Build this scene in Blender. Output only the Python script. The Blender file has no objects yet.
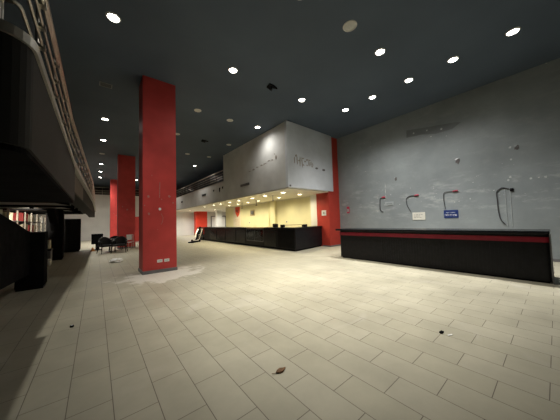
import bpy, bmesh, math, random
from mathutils import Vector, Matrix, Quaternion
random.seed(7)
S = bpy.context.scene
COL = S.collection
PI = math.pi

# ------------------------------------------------------------------ materials
def mat(name, col, rough=0.6, metal=0.0, spec=0.4, var=0.0, vscale=6.0, emit=None, estr=0.0, bump=0.0, bscale=40.0):
    m = bpy.data.materials.new(name); m.use_nodes = True
    nt = m.node_tree; b = nt.nodes['Principled BSDF']
    b.inputs['Base Color'].default_value = (*col, 1)
    b.inputs['Roughness'].default_value = rough
    b.inputs['Metallic'].default_value = metal
    b.inputs['Specular IOR Level'].default_value = spec
    tc = nt.nodes.new('ShaderNodeTexCoord')
    if var:
        n = nt.nodes.new('ShaderNodeTexNoise'); n.inputs['Scale'].default_value = vscale; n.inputs['Detail'].default_value = 5
        nt.links.new(tc.outputs['Object'], n.inputs['Vector'])
        r = nt.nodes.new('ShaderNodeValToRGB')
        r.color_ramp.elements[0].position = .3; r.color_ramp.elements[1].position = .7
        r.color_ramp.elements[0].color = (*[c*(1-var) for c in col], 1)
        r.color_ramp.elements[1].color = (*[min(1, c*(1+var)) for c in col], 1)
        nt.links.new(n.outputs['Fac'], r.inputs['Fac']); nt.links.new(r.outputs['Color'], b.inputs['Base Color'])
    if bump:
        n2 = nt.nodes.new('ShaderNodeTexNoise'); n2.inputs['Scale'].default_value = bscale
        nt.links.new(tc.outputs['Object'], n2.inputs['Vector'])
        bp = nt.nodes.new('ShaderNodeBump'); bp.inputs['Strength'].default_value = bump; bp.inputs['Distance'].default_value = .02
        nt.links.new(n2.outputs['Fac'], bp.inputs['Height']); nt.links.new(bp.outputs['Normal'], b.inputs['Normal'])
    if emit:
        b.inputs['Emission Color'].default_value = (*emit, 1); b.inputs['Emission Strength'].default_value = estr
    return m

def node(nt, typ, **kw):
    n = nt.nodes.new(typ)
    for k, v in kw.items(): setattr(n, k, v)
    return n
def math_node(nt, op, a, b=None, c=None, clamp=False):
    n = nt.nodes.new('ShaderNodeMath'); n.operation = op; n.use_clamp = clamp
    for i, v in enumerate((a, b, c)):
        if v is None: continue
        if isinstance(v, (int, float)): n.inputs[i].default_value = v
        else: nt.links.new(v, n.inputs[i])
    return n.outputs[0]
def ramp(nt, fac, p0, p1, c0=(0,0,0), c1=(1,1,1)):
    r = nt.nodes.new('ShaderNodeValToRGB'); e = r.color_ramp.elements
    e[0].position = p0; e[1].position = p1; e[0].color = (*c0, 1); e[1].color = (*c1, 1)
    nt.links.new(fac, r.inputs['Fac']); return r.outputs['Color']
def mix(nt, fac, a, b, mode='MIX'):
    n = nt.nodes.new('ShaderNodeMix'); n.data_type = 'RGBA'; n.blend_type = mode
    for s, v in ((n.inputs['Factor'], fac), (n.inputs['A'], a), (n.inputs['B'], b)):
        if isinstance(v, tuple): s.default_value = (*v, 1)
        elif isinstance(v, (int, float)): s.default_value = v
        else: nt.links.new(v, s)
    return n.outputs['Result']

def floor_material():
    m = bpy.data.materials.new('porcelain_tile'); m.use_nodes = True; nt = m.node_tree; b = nt.nodes['Principled BSDF']
    g = node(nt, 'ShaderNodeNewGeometry'); sp = node(nt, 'ShaderNodeSeparateXYZ'); nt.links.new(g.outputs['Position'], sp.inputs[0])
    u = math_node(nt, 'ADD', sp.outputs['Y'], 60 - .12); v = math_node(nt, 'ADD', sp.outputs['X'], 60 - .123)
    cb = node(nt, 'ShaderNodeCombineXYZ'); nt.links.new(u, cb.inputs[0]); nt.links.new(v, cb.inputs[1])
    br = node(nt, 'ShaderNodeTexBrick'); br.offset = .5; br.offset_frequency = 2; br.squash = 1
    nt.links.new(cb.outputs[0], br.inputs['Vector'])
    br.inputs['Scale'].default_value = 1; br.inputs['Brick Width'].default_value = .6; br.inputs['Row Height'].default_value = .3
    br.inputs['Mortar Size'].default_value = .0035; br.inputs['Mortar Smooth'].default_value = .2; br.inputs['Bias'].default_value = 0
    br.inputs['Color1'].default_value = (.438, .416, .320, 1); br.inputs['Color2'].default_value = (.463, .44, .345, 1)
    br.inputs['Mortar'].default_value = (.17, .145, .115, 1)
    n1 = node(nt, 'ShaderNodeTexNoise'); n1.inputs['Scale'].default_value = 1.3; n1.inputs['Detail'].default_value = 8; n1.inputs['Roughness'].default_value = .65
    nt.links.new(g.outputs['Position'], n1.inputs['Vector'])
    c = mix(nt, 1.0, br.outputs['Color'], ramp(nt, n1.outputs['Fac'], .25, .75, (.80, .79, .77), (1.12, 1.11, 1.08)), 'MULTIPLY')
    # plaster dust trodden round the foot of the near column
    dx = math_node(nt, 'DIVIDE', math_node(nt, 'SUBTRACT', sp.outputs['X'], 1.62), 1.35)
    dy = math_node(nt, 'DIVIDE', math_node(nt, 'SUBTRACT', sp.outputs['Y'], 7.55), 1.15)
    d = math_node(nt, 'SQRT', math_node(nt, 'ADD', math_node(nt, 'MULTIPLY', dx, dx), math_node(nt, 'MULTIPLY', dy, dy)))
    n2 = node(nt, 'ShaderNodeTexNoise'); n2.inputs['Scale'].default_value = 2.6; n2.inputs['Detail'].default_value = 7
    nt.links.new(g.outputs['Position'], n2.inputs['Vector'])
    k = math_node(nt, 'SUBTRACT', math_node(nt, 'MULTIPLY', n2.outputs['Fac'], 2.2), d)
    msk = ramp(nt, math_node(nt, 'ADD', k, .0, clamp=True), .22, .42)
    c = mix(nt, math_node(nt, 'MULTIPLY', msk, .6), c, (.74, .71, .64))
    # faint drag smears of dust
    n3 = node(nt, 'ShaderNodeTexNoise'); n3.inputs['Scale'].default_value = .8; n3.inputs['Detail'].default_value = 9; n3.inputs['Distortion'].default_value = 1.6
    nt.links.new(g.outputs['Position'], n3.inputs['Vector'])
    c = mix(nt, math_node(nt, 'MULTIPLY', ramp(nt, n3.outputs['Fac'], .58, .72), .22), c, (.66, .63, .57))
    nt.links.new(c, b.inputs['Base Color'])
    nt.links.new(ramp(nt, n1.outputs['Fac'], .3, .7, (.38,)*3, (.58,)*3), b.inputs['Roughness'])
    b.inputs['Specular IOR Level'].default_value = .35
    bp = node(nt, 'ShaderNodeBump'); bp.inputs['Strength'].default_value = .25; bp.inputs['Distance'].default_value = .004
    nt.links.new(math_node(nt, 'SUBTRACT', 1.0, br.outputs['Fac']), bp.inputs['Height']); nt.links.new(bp.outputs['Normal'], b.inputs['Normal'])
    return m

def scuffed_wall(name, col, light, amount=.5):
    """painted plaster with rolled patches, filler smears and chipped specks"""
    m = bpy.data.materials.new(name); m.use_nodes = True; nt = m.node_tree; b = nt.nodes['Principled BSDF']
    g = node(nt, 'ShaderNodeNewGeometry'); sp = node(nt, 'ShaderNodeSeparateXYZ'); nt.links.new(g.outputs['Position'], sp.inputs[0])
    n1 = node(nt, 'ShaderNodeTexNoise'); n1.inputs['Scale'].default_value = .55; n1.inputs['Detail'].default_value = 9; n1.inputs['Roughness'].default_value = .6
    nt.links.new(g.outputs['Position'], n1.inputs['Vector'])
    c = ramp(nt, n1.outputs['Fac'], .3, .7, tuple(x*.82 for x in col), tuple(x*1.18 for x in col))
    mp = node(nt, 'ShaderNodeMapping'); mp.inputs['Scale'].default_value = (1, 1, 3.2); nt.links.new(g.outputs['Position'], mp.inputs[0])
    n2 = node(nt, 'ShaderNodeTexNoise'); n2.inputs['Scale'].default_value = 1.1; n2.inputs['Detail'].default_value = 10; n2.inputs['Roughness'].default_value = .72
    nt.links.new(mp.outputs[0], n2.inputs['Vector'])
    band = math_node(nt, 'SUBTRACT', 1.0, math_node(nt, 'DIVIDE', math_node(nt, 'ABSOLUTE', math_node(nt, 'SUBTRACT', sp.outputs['Z'], 2.25)), 1.1), clamp=True)
    sm = math_node(nt, 'MULTIPLY', ramp(nt, n2.outputs['Fac'], .52, .66), math_node(nt, 'ADD', math_node(nt, 'MULTIPLY', band, .45*amount), .12*amount))
    c = mix(nt, sm, c, light)
    v = node(nt, 'ShaderNodeTexNoise'); v.inputs['Scale'].default_value = 9; v.inputs['Detail'].default_value = 3
    nt.links.new(g.outputs['Position'], v.inputs['Vector'])
    chip = math_node(nt, 'MULTIPLY', ramp(nt, v.outputs['Fac'], .725, .75), math_node(nt, 'MULTIPLY', ramp(nt, n2.outputs['Fac'], .48, .56), amount), clamp=True)
    c = mix(nt, chip, c, (.62, .62, .60))
    nt.links.new(c, b.inputs['Base Color']); b.inputs['Roughness'].default_value = .55; b.inputs['Specular IOR Level'].default_value = .3
    bp = node(nt, 'ShaderNodeBump'); bp.inputs['Strength'].default_value = .15; bp.inputs['Distance'].default_value = .02
    nt.links.new(n2.outputs['Fac'], bp.inputs['Height']); nt.links.new(bp.outputs['Normal'], b.inputs['Normal'])
    return m

def glass_material(name, tint, fac=.75):
    m = bpy.data.materials.new(name); m.use_nodes = True; nt = m.node_tree; nt.nodes.remove(nt.nodes['Principled BSDF'])
    o = nt.nodes['Material Output']; t = node(nt, 'ShaderNodeBsdfTransparent'); t.inputs[0].default_value = (*tint, 1)
    gl = node(nt, 'ShaderNodeBsdfGlossy'); gl.inputs['Roughness'].default_value = .05
    fr = node(nt, 'ShaderNodeFresnel'); fr.inputs[0].default_value = 1.5
    mx = node(nt, 'ShaderNodeMixShader'); nt.links.new(fr.outputs[0], mx.inputs[0]); nt.links.new(t.outputs[0], mx.inputs[1]); nt.links.new(gl.outputs[0], mx.inputs[2])
    nt.links.new(mx.outputs[0], o.inputs[0]); return m

M = {}
M['floor'] = floor_material()
M['ceiling'] = mat('ceiling_paint', (.080, .104, .138), .7, var=.10, vscale=.5, spec=.2)
M['grey_wall'] = scuffed_wall('grey_blue_wall_paint', (.240, .268, .278), (.44, .46, .46), 1.35)
M['fascia'] = scuffed_wall('grey_fascia_paint', (.60, .61, .605), (.62, .62, .60), .35)
M['bulkhead'] = scuffed_wall('blue_grey_bulkhead_paint', (.60, .63, .68), (.70, .71, .72), .3)
M['white'] = mat('white_wall_paint', (.78, .78, .75), .7, var=.05, vscale=1.2)
M['cream'] = mat('cream_yellow_wall_paint', (.80, .76, .50), .65, var=.05, vscale=1.5)
M['soffit'] = mat('cream_soffit_paint', (.72, .69, .60), .7, var=.04, vscale=1)
M['dark_wall'] = mat('charcoal_wall_paint', (.022, .022, .025), .7, var=.2, vscale=2)
M['mid_wall'] = mat('slate_wall_paint', (.075, .08, .088), .7, var=.15, vscale=2)
M['red'] = mat('red_column_paint', (.53, .060, .055), .5, var=.10, vscale=2.5, spec=.3, bump=.04)
M['pier_red'] = mat('scarlet_pier_paint', (.46, .050, .034), .5, var=.08, vscale=2.5, spec=.3)
M['orange_red'] = mat('orange_red_wall_paint', (.58, .045, .022), .5, var=.08, vscale=2.5, spec=.3)
M['skirt'] = mat('grey_skirting_paint', (.16, .155, .16), .5, var=.1)
M['black'] = mat('black_laminate', (.009, .009, .011), .4, var=.3, vscale=9, spec=.2)
M['black_matte'] = mat('black_matte_paint', (.010, .010, .011), .9, var=.3, vscale=6, spec=.02)
M['black_gloss'] = mat('black_worktop', (.009, .010, .012), .25, var=.2, vscale=12, spec=.25)
M['desk_red'] = mat('crimson_band_laminate', (.23, .010, .026), .4, var=.15, vscale=5)
M['mezz'] = mat('charcoal_render', (.028, .027, .026), .75, var=.15, vscale=1.5, spec=.2)
M['brown_panel'] = mat('brown_board', (.075, .062, .048), .6, var=.2, vscale=3)
M['soffit_grey'] = mat('grey_soffit_board', (.30, .30, .29), .7, var=.1)
M['steel'] = mat('brushed_steel', (.52, .49, .43), .33, metal=1.0, var=.12, vscale=30)
M['trim_metal'] = mat('aluminium_edge_trim', (.52, .50, .45), .4, metal=.6, var=.1, vscale=20)
M['lamp'] = mat('lit_lamp_lens', (1, 1, 1), .4, emit=(1.0, .96, .87), estr=30)
M['warm_lamp'] = mat('lit_warm_lamp_lens', (1, 1, 1), .4, emit=(1.0, .90, .66), estr=12)
M['lamp_off'] = mat('frosted_lamp_lens', (.55, .55, .52), .4, var=.1, vscale=40)
M['ring'] = mat('white_lamp_ring', (.62, .61, .58), .4, var=.05)
M['dark_ring'] = mat('grey_lamp_ring', (.25, .25, .25), .5, var=.1)
M['plastic_white'] = mat('white_plastic', (.75, .75, .73), .4, var=.04)
M['sign_white'] = mat('white_sign_sheet', (.66, .65, .58), .5, var=.05)
M['sign_blue'] = mat('blue_sign_sheet', (.016, .038, .16), .45, var=.08)
M['ink_grey'] = mat('grey_print', (.36, .36, .34), .6, var=.1)
M['ink_white'] = mat('white_print', (.72, .74, .78), .6, var=.05)
M['cable'] = mat('dark_cable_sheath', (.045, .045, .05), .5, var=.2)
M['cable_red'] = mat('red_cable_tip', (.42, .03, .07), .5, var=.2)
M['conduit'] = mat('painted_conduit', (.32, .35, .36), .5, var=.1)
M['glue'] = mat('brown_glue_residue', (.33, .30, .27), .8, var=.3, vscale=20)
M['glue_dark'] = mat('dark_glue_residue', (.12, .11, .11), .8, var=.3, vscale=20)
M['bare'] = mat('bare_pale_plaster', (.46, .48, .48), .8, var=.2, vscale=20)
M['patch'] = mat('painted_wall_shade', (.15, .165, .175), .6, var=.1, vscale=3)  # dark tone that paints shade onto the upper wall
M['paper'] = mat('white_paper', (.90, .89, .86), .7, var=.05)
M['leaf'] = mat('dry_brown_leaf', (.16, .085, .04), .8, var=.4, vscale=30)
M['carton'] = mat('cream_carton', (.62, .56, .42), .7, var=.12, vscale=6)
M['carton_white'] = mat('white_carton', (.74, .72, .66), .7, var=.08, vscale=6)
M['carton_red'] = mat('red_carton', (.50, .06, .06), .6, var=.12, vscale=6)
M['emblem'] = mat('red_emblem_print', (.74, .085, .03), .5, var=.06)
M['emblem_dark'] = mat('maroon_emblem_print', (.30, .03, .03), .5, var=.06)
M['banner'] = mat('pale_banner_cloth', (.80, .74, .62), .8, var=.04)
M['banner_ink'] = mat('pink_banner_print', (.66, .48, .36), .8, var=.06)
M['leather'] = mat('black_leatherette', (.016, .015, .015), .38, var=.3, vscale=8, bump=.08)
M['chair_white'] = mat('pale_chair_shell', (.82, .80, .76), .4, var=.05)
M['chair_red'] = mat('red_chair_shell', (.34, .03, .035), .45, var=.1)
M['glass'] = glass_material('clear_glass', (.72, .84, .95))
M['blue_box_reflection'] = mat('blue_packaging_reflection', (.14, .24, .38), .4, var=.3, vscale=10)  # colours the boxes and paints bluish reflections behind the bar glass
M['grey_metal'] = mat('grey_painted_metal', (.14, .14, .145), .45, metal=.3, var=.1)
M['wood_top'] = mat('pale_board', (.50, .40, .22), .5, var=.15)
M['orange'] = mat('orange_plastic', (.55, .22, .06), .5, var=.1)

# ------------------------------------------------------------------ geometry helpers
class MB:
    def __init__(s): s.bm = bmesh.new()
    def box(s, x0, x1, y0, y1, z0, z1, mtx=None, bev=0):
        b = s.bm; n0 = len(b.verts)
        r = bmesh.ops.create_cube(b, size=1)
        vs = r['verts']
        for v in vs: v.co = Vector(((x0+x1)/2 + v.co.x*(x1-x0), (y0+y1)/2 + v.co.y*(y1-y0), (z0+z1)/2 + v.co.z*(z1-z0)))
        if bev:
            es = list({e for v in vs for e in v.link_edges})
            r2 = bmesh.ops.bevel(b, geom=es, offset=bev, segments=2, affect='EDGES', profile=.5)
            vs = list({v for f in r2['faces'] for v in f.verts} | {v for v in vs if v.is_valid})
        if mtx:
            for v in vs: v.co = mtx @ v.co
        return s
    def tube(s, pts, r, n=10, caps=True):
        """round bar swept along a path; r a number or one per point"""
        pts = [Vector(p) for p in pts]; b = s.bm
        rs = r if isinstance(r, (list, tuple)) else [r]*len(pts)
        rings = []; up = None
        for i, p in enumerate(pts):
            d = (pts[min(i+1, len(pts)-1)] - pts[max(i-1, 0)]).normalized()
            if up is None or abs(d.dot(up)) > .98:
                up = Vector((0, 0, 1)) if abs(d.z) < .9 else Vector((1, 0, 0))
            a = d.cross(up).normalized(); c = d.cross(a).normalized(); up = -c if (-c).dot(up) > 0 else c
            rings.append([b.verts.new(p + rs[i]*(math.cos(2*PI*k/n)*a + math.sin(2*PI*k/n)*c)) for k in range(n)])
        for i in range(len(rings)-1):
            for k in range(n): b.faces.new((rings[i][k], rings[i][(k+1) % n], rings[i+1][(k+1) % n], rings[i+1][k]))
        if caps: b.faces.new(rings[0]); b.faces.new(rings[-1])
        return s
    def lathe(s, prof, n=24, c=(0, 0, 0)):
        b = s.bm; rings = []
        for r, z in prof:
            if r < 1e-6: rings.append([b.verts.new((c[0], c[1], c[2]+z))])
            else: rings.append([b.verts.new((c[0]+r*math.cos(2*PI*k/n), c[1]+r*math.sin(2*PI*k/n), c[2]+z)) for k in range(n)])
        for i in range(len(rings)-1):
            A, B = rings[i], rings[i+1]
            for k in range(n):
                k2 = (k+1) % n
                if len(A) == 1 and len(B) == 1: continue
                if len(A) == 1: b.faces.new((A[0], B[k], B[k2]))
                elif len(B) == 1: b.faces.new((A[k], A[k2], B[0]))
                else: b.faces.new((A[k], A[k2], B[k2], B[k]))
        return s
    def prism(s, poly, z0, z1, axis='Z', mtx=None):
        """extruded outline: axis Z -> (x,y); axis X -> (y,z); axis Y -> (x,z)"""
        f = {'Z': lambda u, v, w: (u, v, w), 'X': lambda u, v, w: (w, u, v), 'Y': lambda u, v, w: (u, w, v)}[axis]
        b = s.bm
        A = [b.verts.new(f(u, v, z0)) for u, v in poly]; B = [b.verts.new(f(u, v, z1)) for u, v in poly]
        n = len(poly)
        b.faces.new(A); b.faces.new(B)
        for k in range(n): b.faces.new((A[k], A[(k+1) % n], B[(k+1) % n], B[k]))
        if mtx:
            for v in A+B: v.co = mtx @ v.co
        return s
    def build(s, name, m, parent=None, smooth=False, loc=None):
        bmesh.ops.recalc_face_normals(s.bm, faces=s.bm.faces)
        me = bpy.data.meshes.new(name); s.bm.to_mesh(me); s.bm.free()
        me.materials.append(m)
        if smooth:
            for p in me.polygons: p.use_smooth = True
            me.set_sharp_from_angle(angle=math.radians(40))
        o = bpy.data.objects.new(name, me); COL.objects.link(o)
        if parent: o.parent = parent
        if loc: o.location = loc
        return o
def tag(o, label=None, cat=None, group=None, kind=None):
    if label: o['label'] = label
    if cat: o['category'] = cat
    if group: o['group'] = group
    if kind: o['kind'] = kind
    return o
def thing(name, label, cat, loc=(0, 0, 0), rz=0, group=None):
    o = bpy.data.objects.new(name, None); COL.objects.link(o); o.empty_display_size = .1
    o.location = loc; o.rotation_euler = (0, 0, rz); return tag(o, label, cat, group)
def copy_thing(o, loc=None, rz=None, label=None, parent=None):
    c = o.copy(); COL.objects.link(c)
    if parent: c.parent = parent
    if loc is not None: c.location = loc
    if rz is not None: c.rotation_euler = (0, 0, rz)
    if label: c['label'] = label
    for ch in list(o.children): copy_thing(ch, parent=c)
    return c
def struct(name, mb, m): return tag(mb.build(name, m), kind='structure')

CEIL = 6.2
# ------------------------------------------------------------------ setting
struct('floor', MB().box(-7.2, 20, -4.2, 40, -.2, 0), M['floor'])
struct('ceiling', MB().box(-7.2, 20, -4.2, 40, CEIL, CEIL+.2), M['ceiling'])
struct('wall_right', MB().box(10.9, 11.1, -4, 7.9, 0, CEIL), M['grey_wall'])
struct('baseboard_right', MB().box(10.87, 10.9, -4, 7.86, 0, .09), M['skirt'])
struct('wall_left', MB().box(-7.2, -7.0, -4, 40, 0, CEIL), M['dark_wall'])
struct('wall_back', MB().box(-7.0, 11.1, -4.2, -4, 0, CEIL), M['dark_wall'])
struct('wall_far', MB().box(-7.0, 6.9, 32, 32.2, 0, 5.02), M['white'])
struct('wall_rear', MB().box(-7.0, 20, 39.8, 40, 0, CEIL), M['mid_wall'])
# red pier between the hall and the bar bay
struct('wall_pier', MB().prism([(9.95, 7.9), (11.1, 7.9), (11.1, 8.8), (9.95, 8.8)], 0, CEIL), M['pier_red'])
struct('baseboard_pier', MB().box(9.93, 10.87, 7.87, 7.9, 0, .07).box(9.92, 9.95, 7.87, 8.42, 0, .07), M['skirt'])
# bay under the balcony
struct('wall_bar', MB().box(10.3, 10.5, 9.4, 21.4, 0, 3.02), M['cream'])
struct('trim_bar', MB().box(10.27, 10.3, 9.4, 21.4, 2.93, 3.0), M['soffit'])
struct('trim_1', MB().box(10.1, 10.3, 13.0, 13.5, 0, 3.0), M['cream'])
struct('trim_2', MB().box(10.22, 10.3, 13.9, 14.1, 0, 3.0), M['cream'])
struct('wall_return', MB().prism([(10.08, 8.8), (11.1, 8.8), (11.1, 9.4), (10.08, 9.4)], 0, 3.02), M['white'])
struct('wall_bay_end', MB().box(6.9, 20, 30, 30.2, 0, 3.9), M['white'])
struct('wall_bay_back', MB().box(18.0, 18.2, 8.8, 30, 0, 3.02), M['mid_wall'])
struct('wall_store', MB().box(10.5, 13.2, 21.2, 21.4, 0, 3.02), M['dark_wall'])
# upper level behind the balcony
struct('wall_upper_right', MB().box(12.0, 12.2, 8.2, 39.8, 4.2, CEIL), M['dark_wall'])
struct('wall_upper_left', MB().box(-7.0, 12.0, 36, 36.2, 5.02, CEIL), M['mid_wall'])

# ------------------------------------------------------------------ right balcony and its bulkhead
bal = thing('balcony', 'grey balcony with solid boxed corner above the bar', 'balcony', (6.9, 7.75, 3.0))
def loc(o, p):          # place a part modelled in world coordinates under its thing
    o.parent = p; o.matrix_parent_inverse = Matrix.Translation(-Vector(p.location)); return o
loc(MB().box(6.9, 7.0, 7.9, 14.6, 3.03, CEIL).box(6.9, 7.0, 14.6, 32, 3.03, 4.38).build('parapet', M['fascia']), bal)
loc(MB().prism([(6.86, 7.75), (10.3, 7.83), (10.3, 7.9), (6.86, 7.9)], 3.06, CEIL).build('bulkhead_panel', M['bulkhead']), bal)
loc(MB().prism([(6.9, 7.9), (9.94, 7.9), (9.94, 8.82), (18, 8.82), (18, 29.98), (6.9, 29.98)], 3.0, 3.06).build('soffit', M['soffit']), bal)
loc(MB().box(7.0, 18, 8.8, 31.9, 4.1, 4.2).build('deck', M['mid_wall']), bal)
loc(MB().box(7.0, 12, 14.6, 14.7, 4.2, CEIL).build('side_panel', M['fascia']), bal)
loc(MB().box(6.88, 7.02, 14.65, 32, 4.38, 4.42).build('coping', M['trim_metal']), bal)
def vent(y, z, w, h):
    mb = MB().box(6.875, 6.9, y-w/2, y+w/2, z-h/2, z+h/2)
    g = mb.build('vent_grille', M['black_matte'] if y > 12 else M['skirt']); return g
for y, z, w, h in ((11.7, 3.72, 1.0, .14), (18.3, 3.82, .85, .15), (24.5, 3.76, .5, .14)):
    lab = {11.7: 'dark slot vent in the balcony face nearest the boxed corner', 18.3: 'dark slot vent in the balcony face below the railing', 24.5: 'small dark vent at the far left of the balcony face'}[y]
    t = thing('vent', lab, 'vent', (6.9, y, z-h/2), group='slot vents in the balcony face')
    loc(vent(y, z, w, h), t)
    sl = MB()
    for k in range(3): sl.box(6.865, 6.876, y-w/2+.02, y+w/2-.02, z-h/2+.02+k*.045, z-h/2+.03+k*.045)
    loc(sl.build('louvre', M['grey_metal']), t)
for y, z, h, lab in ((15.25, 3.85, .34, 'dark tall cut-out mark in balcony face, largest of three'), (16.3, 3.92, .16, 'dark triangular mark in balcony face left of the tall one'), (14.75, 3.95, .18, 'small dark mark in balcony face right of the tall one')):
    tag(MB().prism([(y-.1, z+h/2), (y+.1, z+h/2), (y+.07, z-h*.3), (y, z-h/2), (y-.05, z-h*.2)], 6.885, 6.905, 'X').build('bracket_hole', M['black_matte']), lab, 'hole', 'dark holes in the balcony face')

# balcony railing
rl = thing('railing', 'dark metal balcony railing above the bar', 'railing', (6.95, 14.7, 4.42))
for z in (4.62, 4.80, 4.98, 5.2):
    loc(MB().tube([(6.95, 14.7, z), (6.95, 31.9, z)], .028 if z > 5.1 else .014, 8).build('rail', M['steel'], smooth=True), rl)
y = 14.75
while y < 32:
    loc(MB().tube([(6.95, y, 4.40), (6.95, y, 5.2)], .024, 8).build('post', M['grey_metal'], smooth=True), rl); y += 1.22
# railing over the far white wall
rf = thing('railing', 'railing along the top of the far white wall', 'railing', (0, 32.1, 5.02))
for z in (5.25, 5.5, 5.85):
    loc(MB().tube([(-6.9, 32.1, z), (6.8, 32.1, z)], .02, 8).build('rail', M['steel'], smooth=True), rf)
for k in range(12):
    loc(MB().tube([(-6.8+k*1.22, 32.1, 5.0), (-6.8+k*1.22, 32.1, 5.85)], .025, 8).build('post', M['steel'], smooth=True), rf)

# glue residue where signs were taken down
def residue(name, label, pieces, m):
    t = thing(name, label, 'residue', (6.9, 7.75, 4.2))
    for p in pieces: loc(MB().prism(p[0], p[1], p[2], p[3]).build('fleck', m), t)
    return t
def streak(u, v, w, h, ang=0, n=9):
    c, s_ = math.cos(ang), math.sin(ang); out = []
    for k in range(n):
        a = 2*PI*k/n; rr = 1 + random.uniform(-.35, .25)
        x, z = w/2*rr*math.cos(a), h/2*rr*math.sin(a); out.append((u + c*x - s_*z, v + s_*x + c*z))
    return out
P = []
for x0, z0, h in ((7.32, 4.38, .42), (7.44, 4.62, .12), (7.50, 4.40, .46), (7.62, 4.40, .08), (7.70, 4.38, .48), (7.84, 4.36, .5), (7.92, 4.55, .07), (7.92, 4.22, .07), (8.06, 4.42, .1),
                  (8.20, 4.52, .09), (8.20, 4.24, .07), (8.34, 4.40, .34), (8.42, 4.53, .06), (8.50, 4.36, .34), (8.58, 4.22, .06), (8.62, 4.34, .18)):
    yy = 7.75 + (x0-6.86)*.0233
    P.append((streak(x0, z0, .085 if h > .15 else .15, h, random.uniform(-.1, .1)), yy-.006, yy+.01, 'Y'))
residue('glue_residue', 'brown glue marks of removed lettering on the blue-grey bulkhead face', P, M['glue'])
P = []
for x0, z0, w in ((8.92, 4.19, .22), (9.52, 4.16, .24), (7.0, 3.14, .12)):
    yy = 7.75 + (x0-6.86)*.0233
    P.append((streak(x0, z0, w, .11), yy-.006, yy+.01, 'Y'))
residue('paint_chip', 'dark chips right of the glue lettering on bulkhead face', P, M['glue_dark'])
P = []
for yv, z0, w, h in ((8.62, 4.66, .12, .22), (8.95, 4.60, .1, .06), (9.25, 4.62, .2, .05), (9.6, 4.55, .25, .05), (9.9, 4.53, .2, .07), (10.3, 4.50, .3, .06), (10.7, 4.45, .26, .08), (11.1, 4.42, .3, .04), (8.75, 4.85, .07, .05)):
    P.append((streak(yv, z0, w, h, .05), 6.888, 6.905, 'X'))
residue('glue_residue', 'row of brown glue flecks on the lit grey balcony face', P, M['glue'])

# ------------------------------------------------------------------ red columns
def column(y, label, plates):
    t = thing('column', label, 'column', (1.58, y+.4, 0), group='red square columns')
    loc(MB().box(1.1, 2.06, y, y+.8, 0, CEIL).build('shaft', M['red']), t)
    loc(MB().box(1.08, 2.08, y-.02, y+.82, 0, .10, bev=.006).build('skirting', M['skirt']), t)
    if plates:
        for x in (1.56, 1.76):
            p = loc(MB().box(x-.075, x+.075, y-.016, y, .315, .405, bev=.004).build('socket_plate', M['plastic_white']), t)
            s = MB().box(x-.04, x-.012, y-.02, y-.0155, .345, .375).box(x+.012, x+.04, y-.02, y-.0155, .345, .375).build('socket', M['ink_grey'])
            s.parent = p
        loc(MB().prism([(1.57+.04*math.cos(a*PI/5), 1.99+.045*math.sin(a*PI/5)) for a in range(10)], y-.005, y+.005, 'Y').build('sticker', M['ink_white']), t)
        mb = MB()
        mb.tube([(1.56, y-.002, 2.35), (1.565, y-.002, 2.62), (1.57, y-.002, 2.85)], .012, 6)
        mb.tube([(1.60, y-.002, 1.85), (1.66, y-.002, 1.72), (1.64, y-.002, 1.58), (1.60, y-.002, 1.50)], .008, 6)
        for x, z, r in ((1.15, 2.1, .02), (1.25, 2.38, .035), (1.85, 2.4, .04), (1.27, 1.84, .035), (1.96, 2.2, .02), (1.62, 2.3, .018), (1.35, 3.05, .015), (1.5, 1.35, .01)):
            mb.prism(streak(x, z, r*2, r*2.2), y-.003, y+.004, 'Y')
        loc(mb.build('plaster_scar', M['chip']), t)
    else:
        mb = MB()
        for x, z, r in ((1.35, 2.75, .03), (1.6, 2.55, .05), (1.85, 2.6, .03), (1.55, 2.9, .02)):
            mb.prism(streak(x, z, r*2, r*2.2), y-.003, y+.004, 'Y')
        loc(mb.build('plaster_scar', M['chip']), t)
M['chip'] = mat('bare_plaster', (.44, .19, .17), .8, var=.2, vscale=20)
column(7.95, 'nearest red square column with two white sockets near its foot', True)
column(18.05, 'second red square column beyond the black chairs', False)
column(28.2, 'farthest red square column in front of the white wall', False)
# low red partition past the second column
tag(MB().box(2.3, 4.3, 25.0, 25.12, 0, 2.3).build('partition', M['red']), 'low dark red partition seen between the two near columns', 'partition')
# pillars in the far end of the bay
t = thing('pillar', 'bright red pillar behind the far end of the bar', 'pillar', (10.5, 29.0, 0)); loc(MB().box(9.75, 11.15, 28.6, 29.4, 0, 3.0).build('shaft', M['orange_red']), t); loc(MB().box(9.73, 11.17, 28.58, 29.42, 0, .1).build('skirting', M['skirt']), t)
t = thing('pillar', 'slim white pillar between red pillar and yellow wall', 'pillar', (11.9, 26.3, 0)); loc(MB().box(11.35, 12.0, 26, 26.5, 0, 3.0).build('shaft', M['white']), t); loc(MB().box(11.33, 12.02, 25.98, 26.52, 0, .1).build('skirting', M['skirt']), t); loc(MB().box(11.3, 12.05, 25.95, 26.55, 2.75, 3.0).build('capital', M['white']), t)
t = thing('wall_panel', 'pale framed panel on the white wall left of red pillar', 'panel', (8.0, 29.98, 1.0))
loc(MB().box(7.5, 8.5, 29.95, 30.0, 1.25, 2.6).build('board', M['plastic_white']), t)
fr = MB()
for a in ((7.45, 8.55, 1.2, 1.25), (7.45, 8.55, 2.6, 2.65), (7.45, 7.5, 1.25, 2.6), (8.5, 8.55, 1.25, 2.6)): fr.box(a[0], a[1], 29.94, 30.0, a[2], a[3])
loc(fr.build('frame', M['white']), t)
d = thing('door_1', None, None, (13.2, 30, 0)); d['kind'] = 'structure'
loc(MB().box(12.3, 14.3, 29.95, 30.0, 0, 2.35).build('door_leaf', M['white']), d)
fr = MB()
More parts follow.
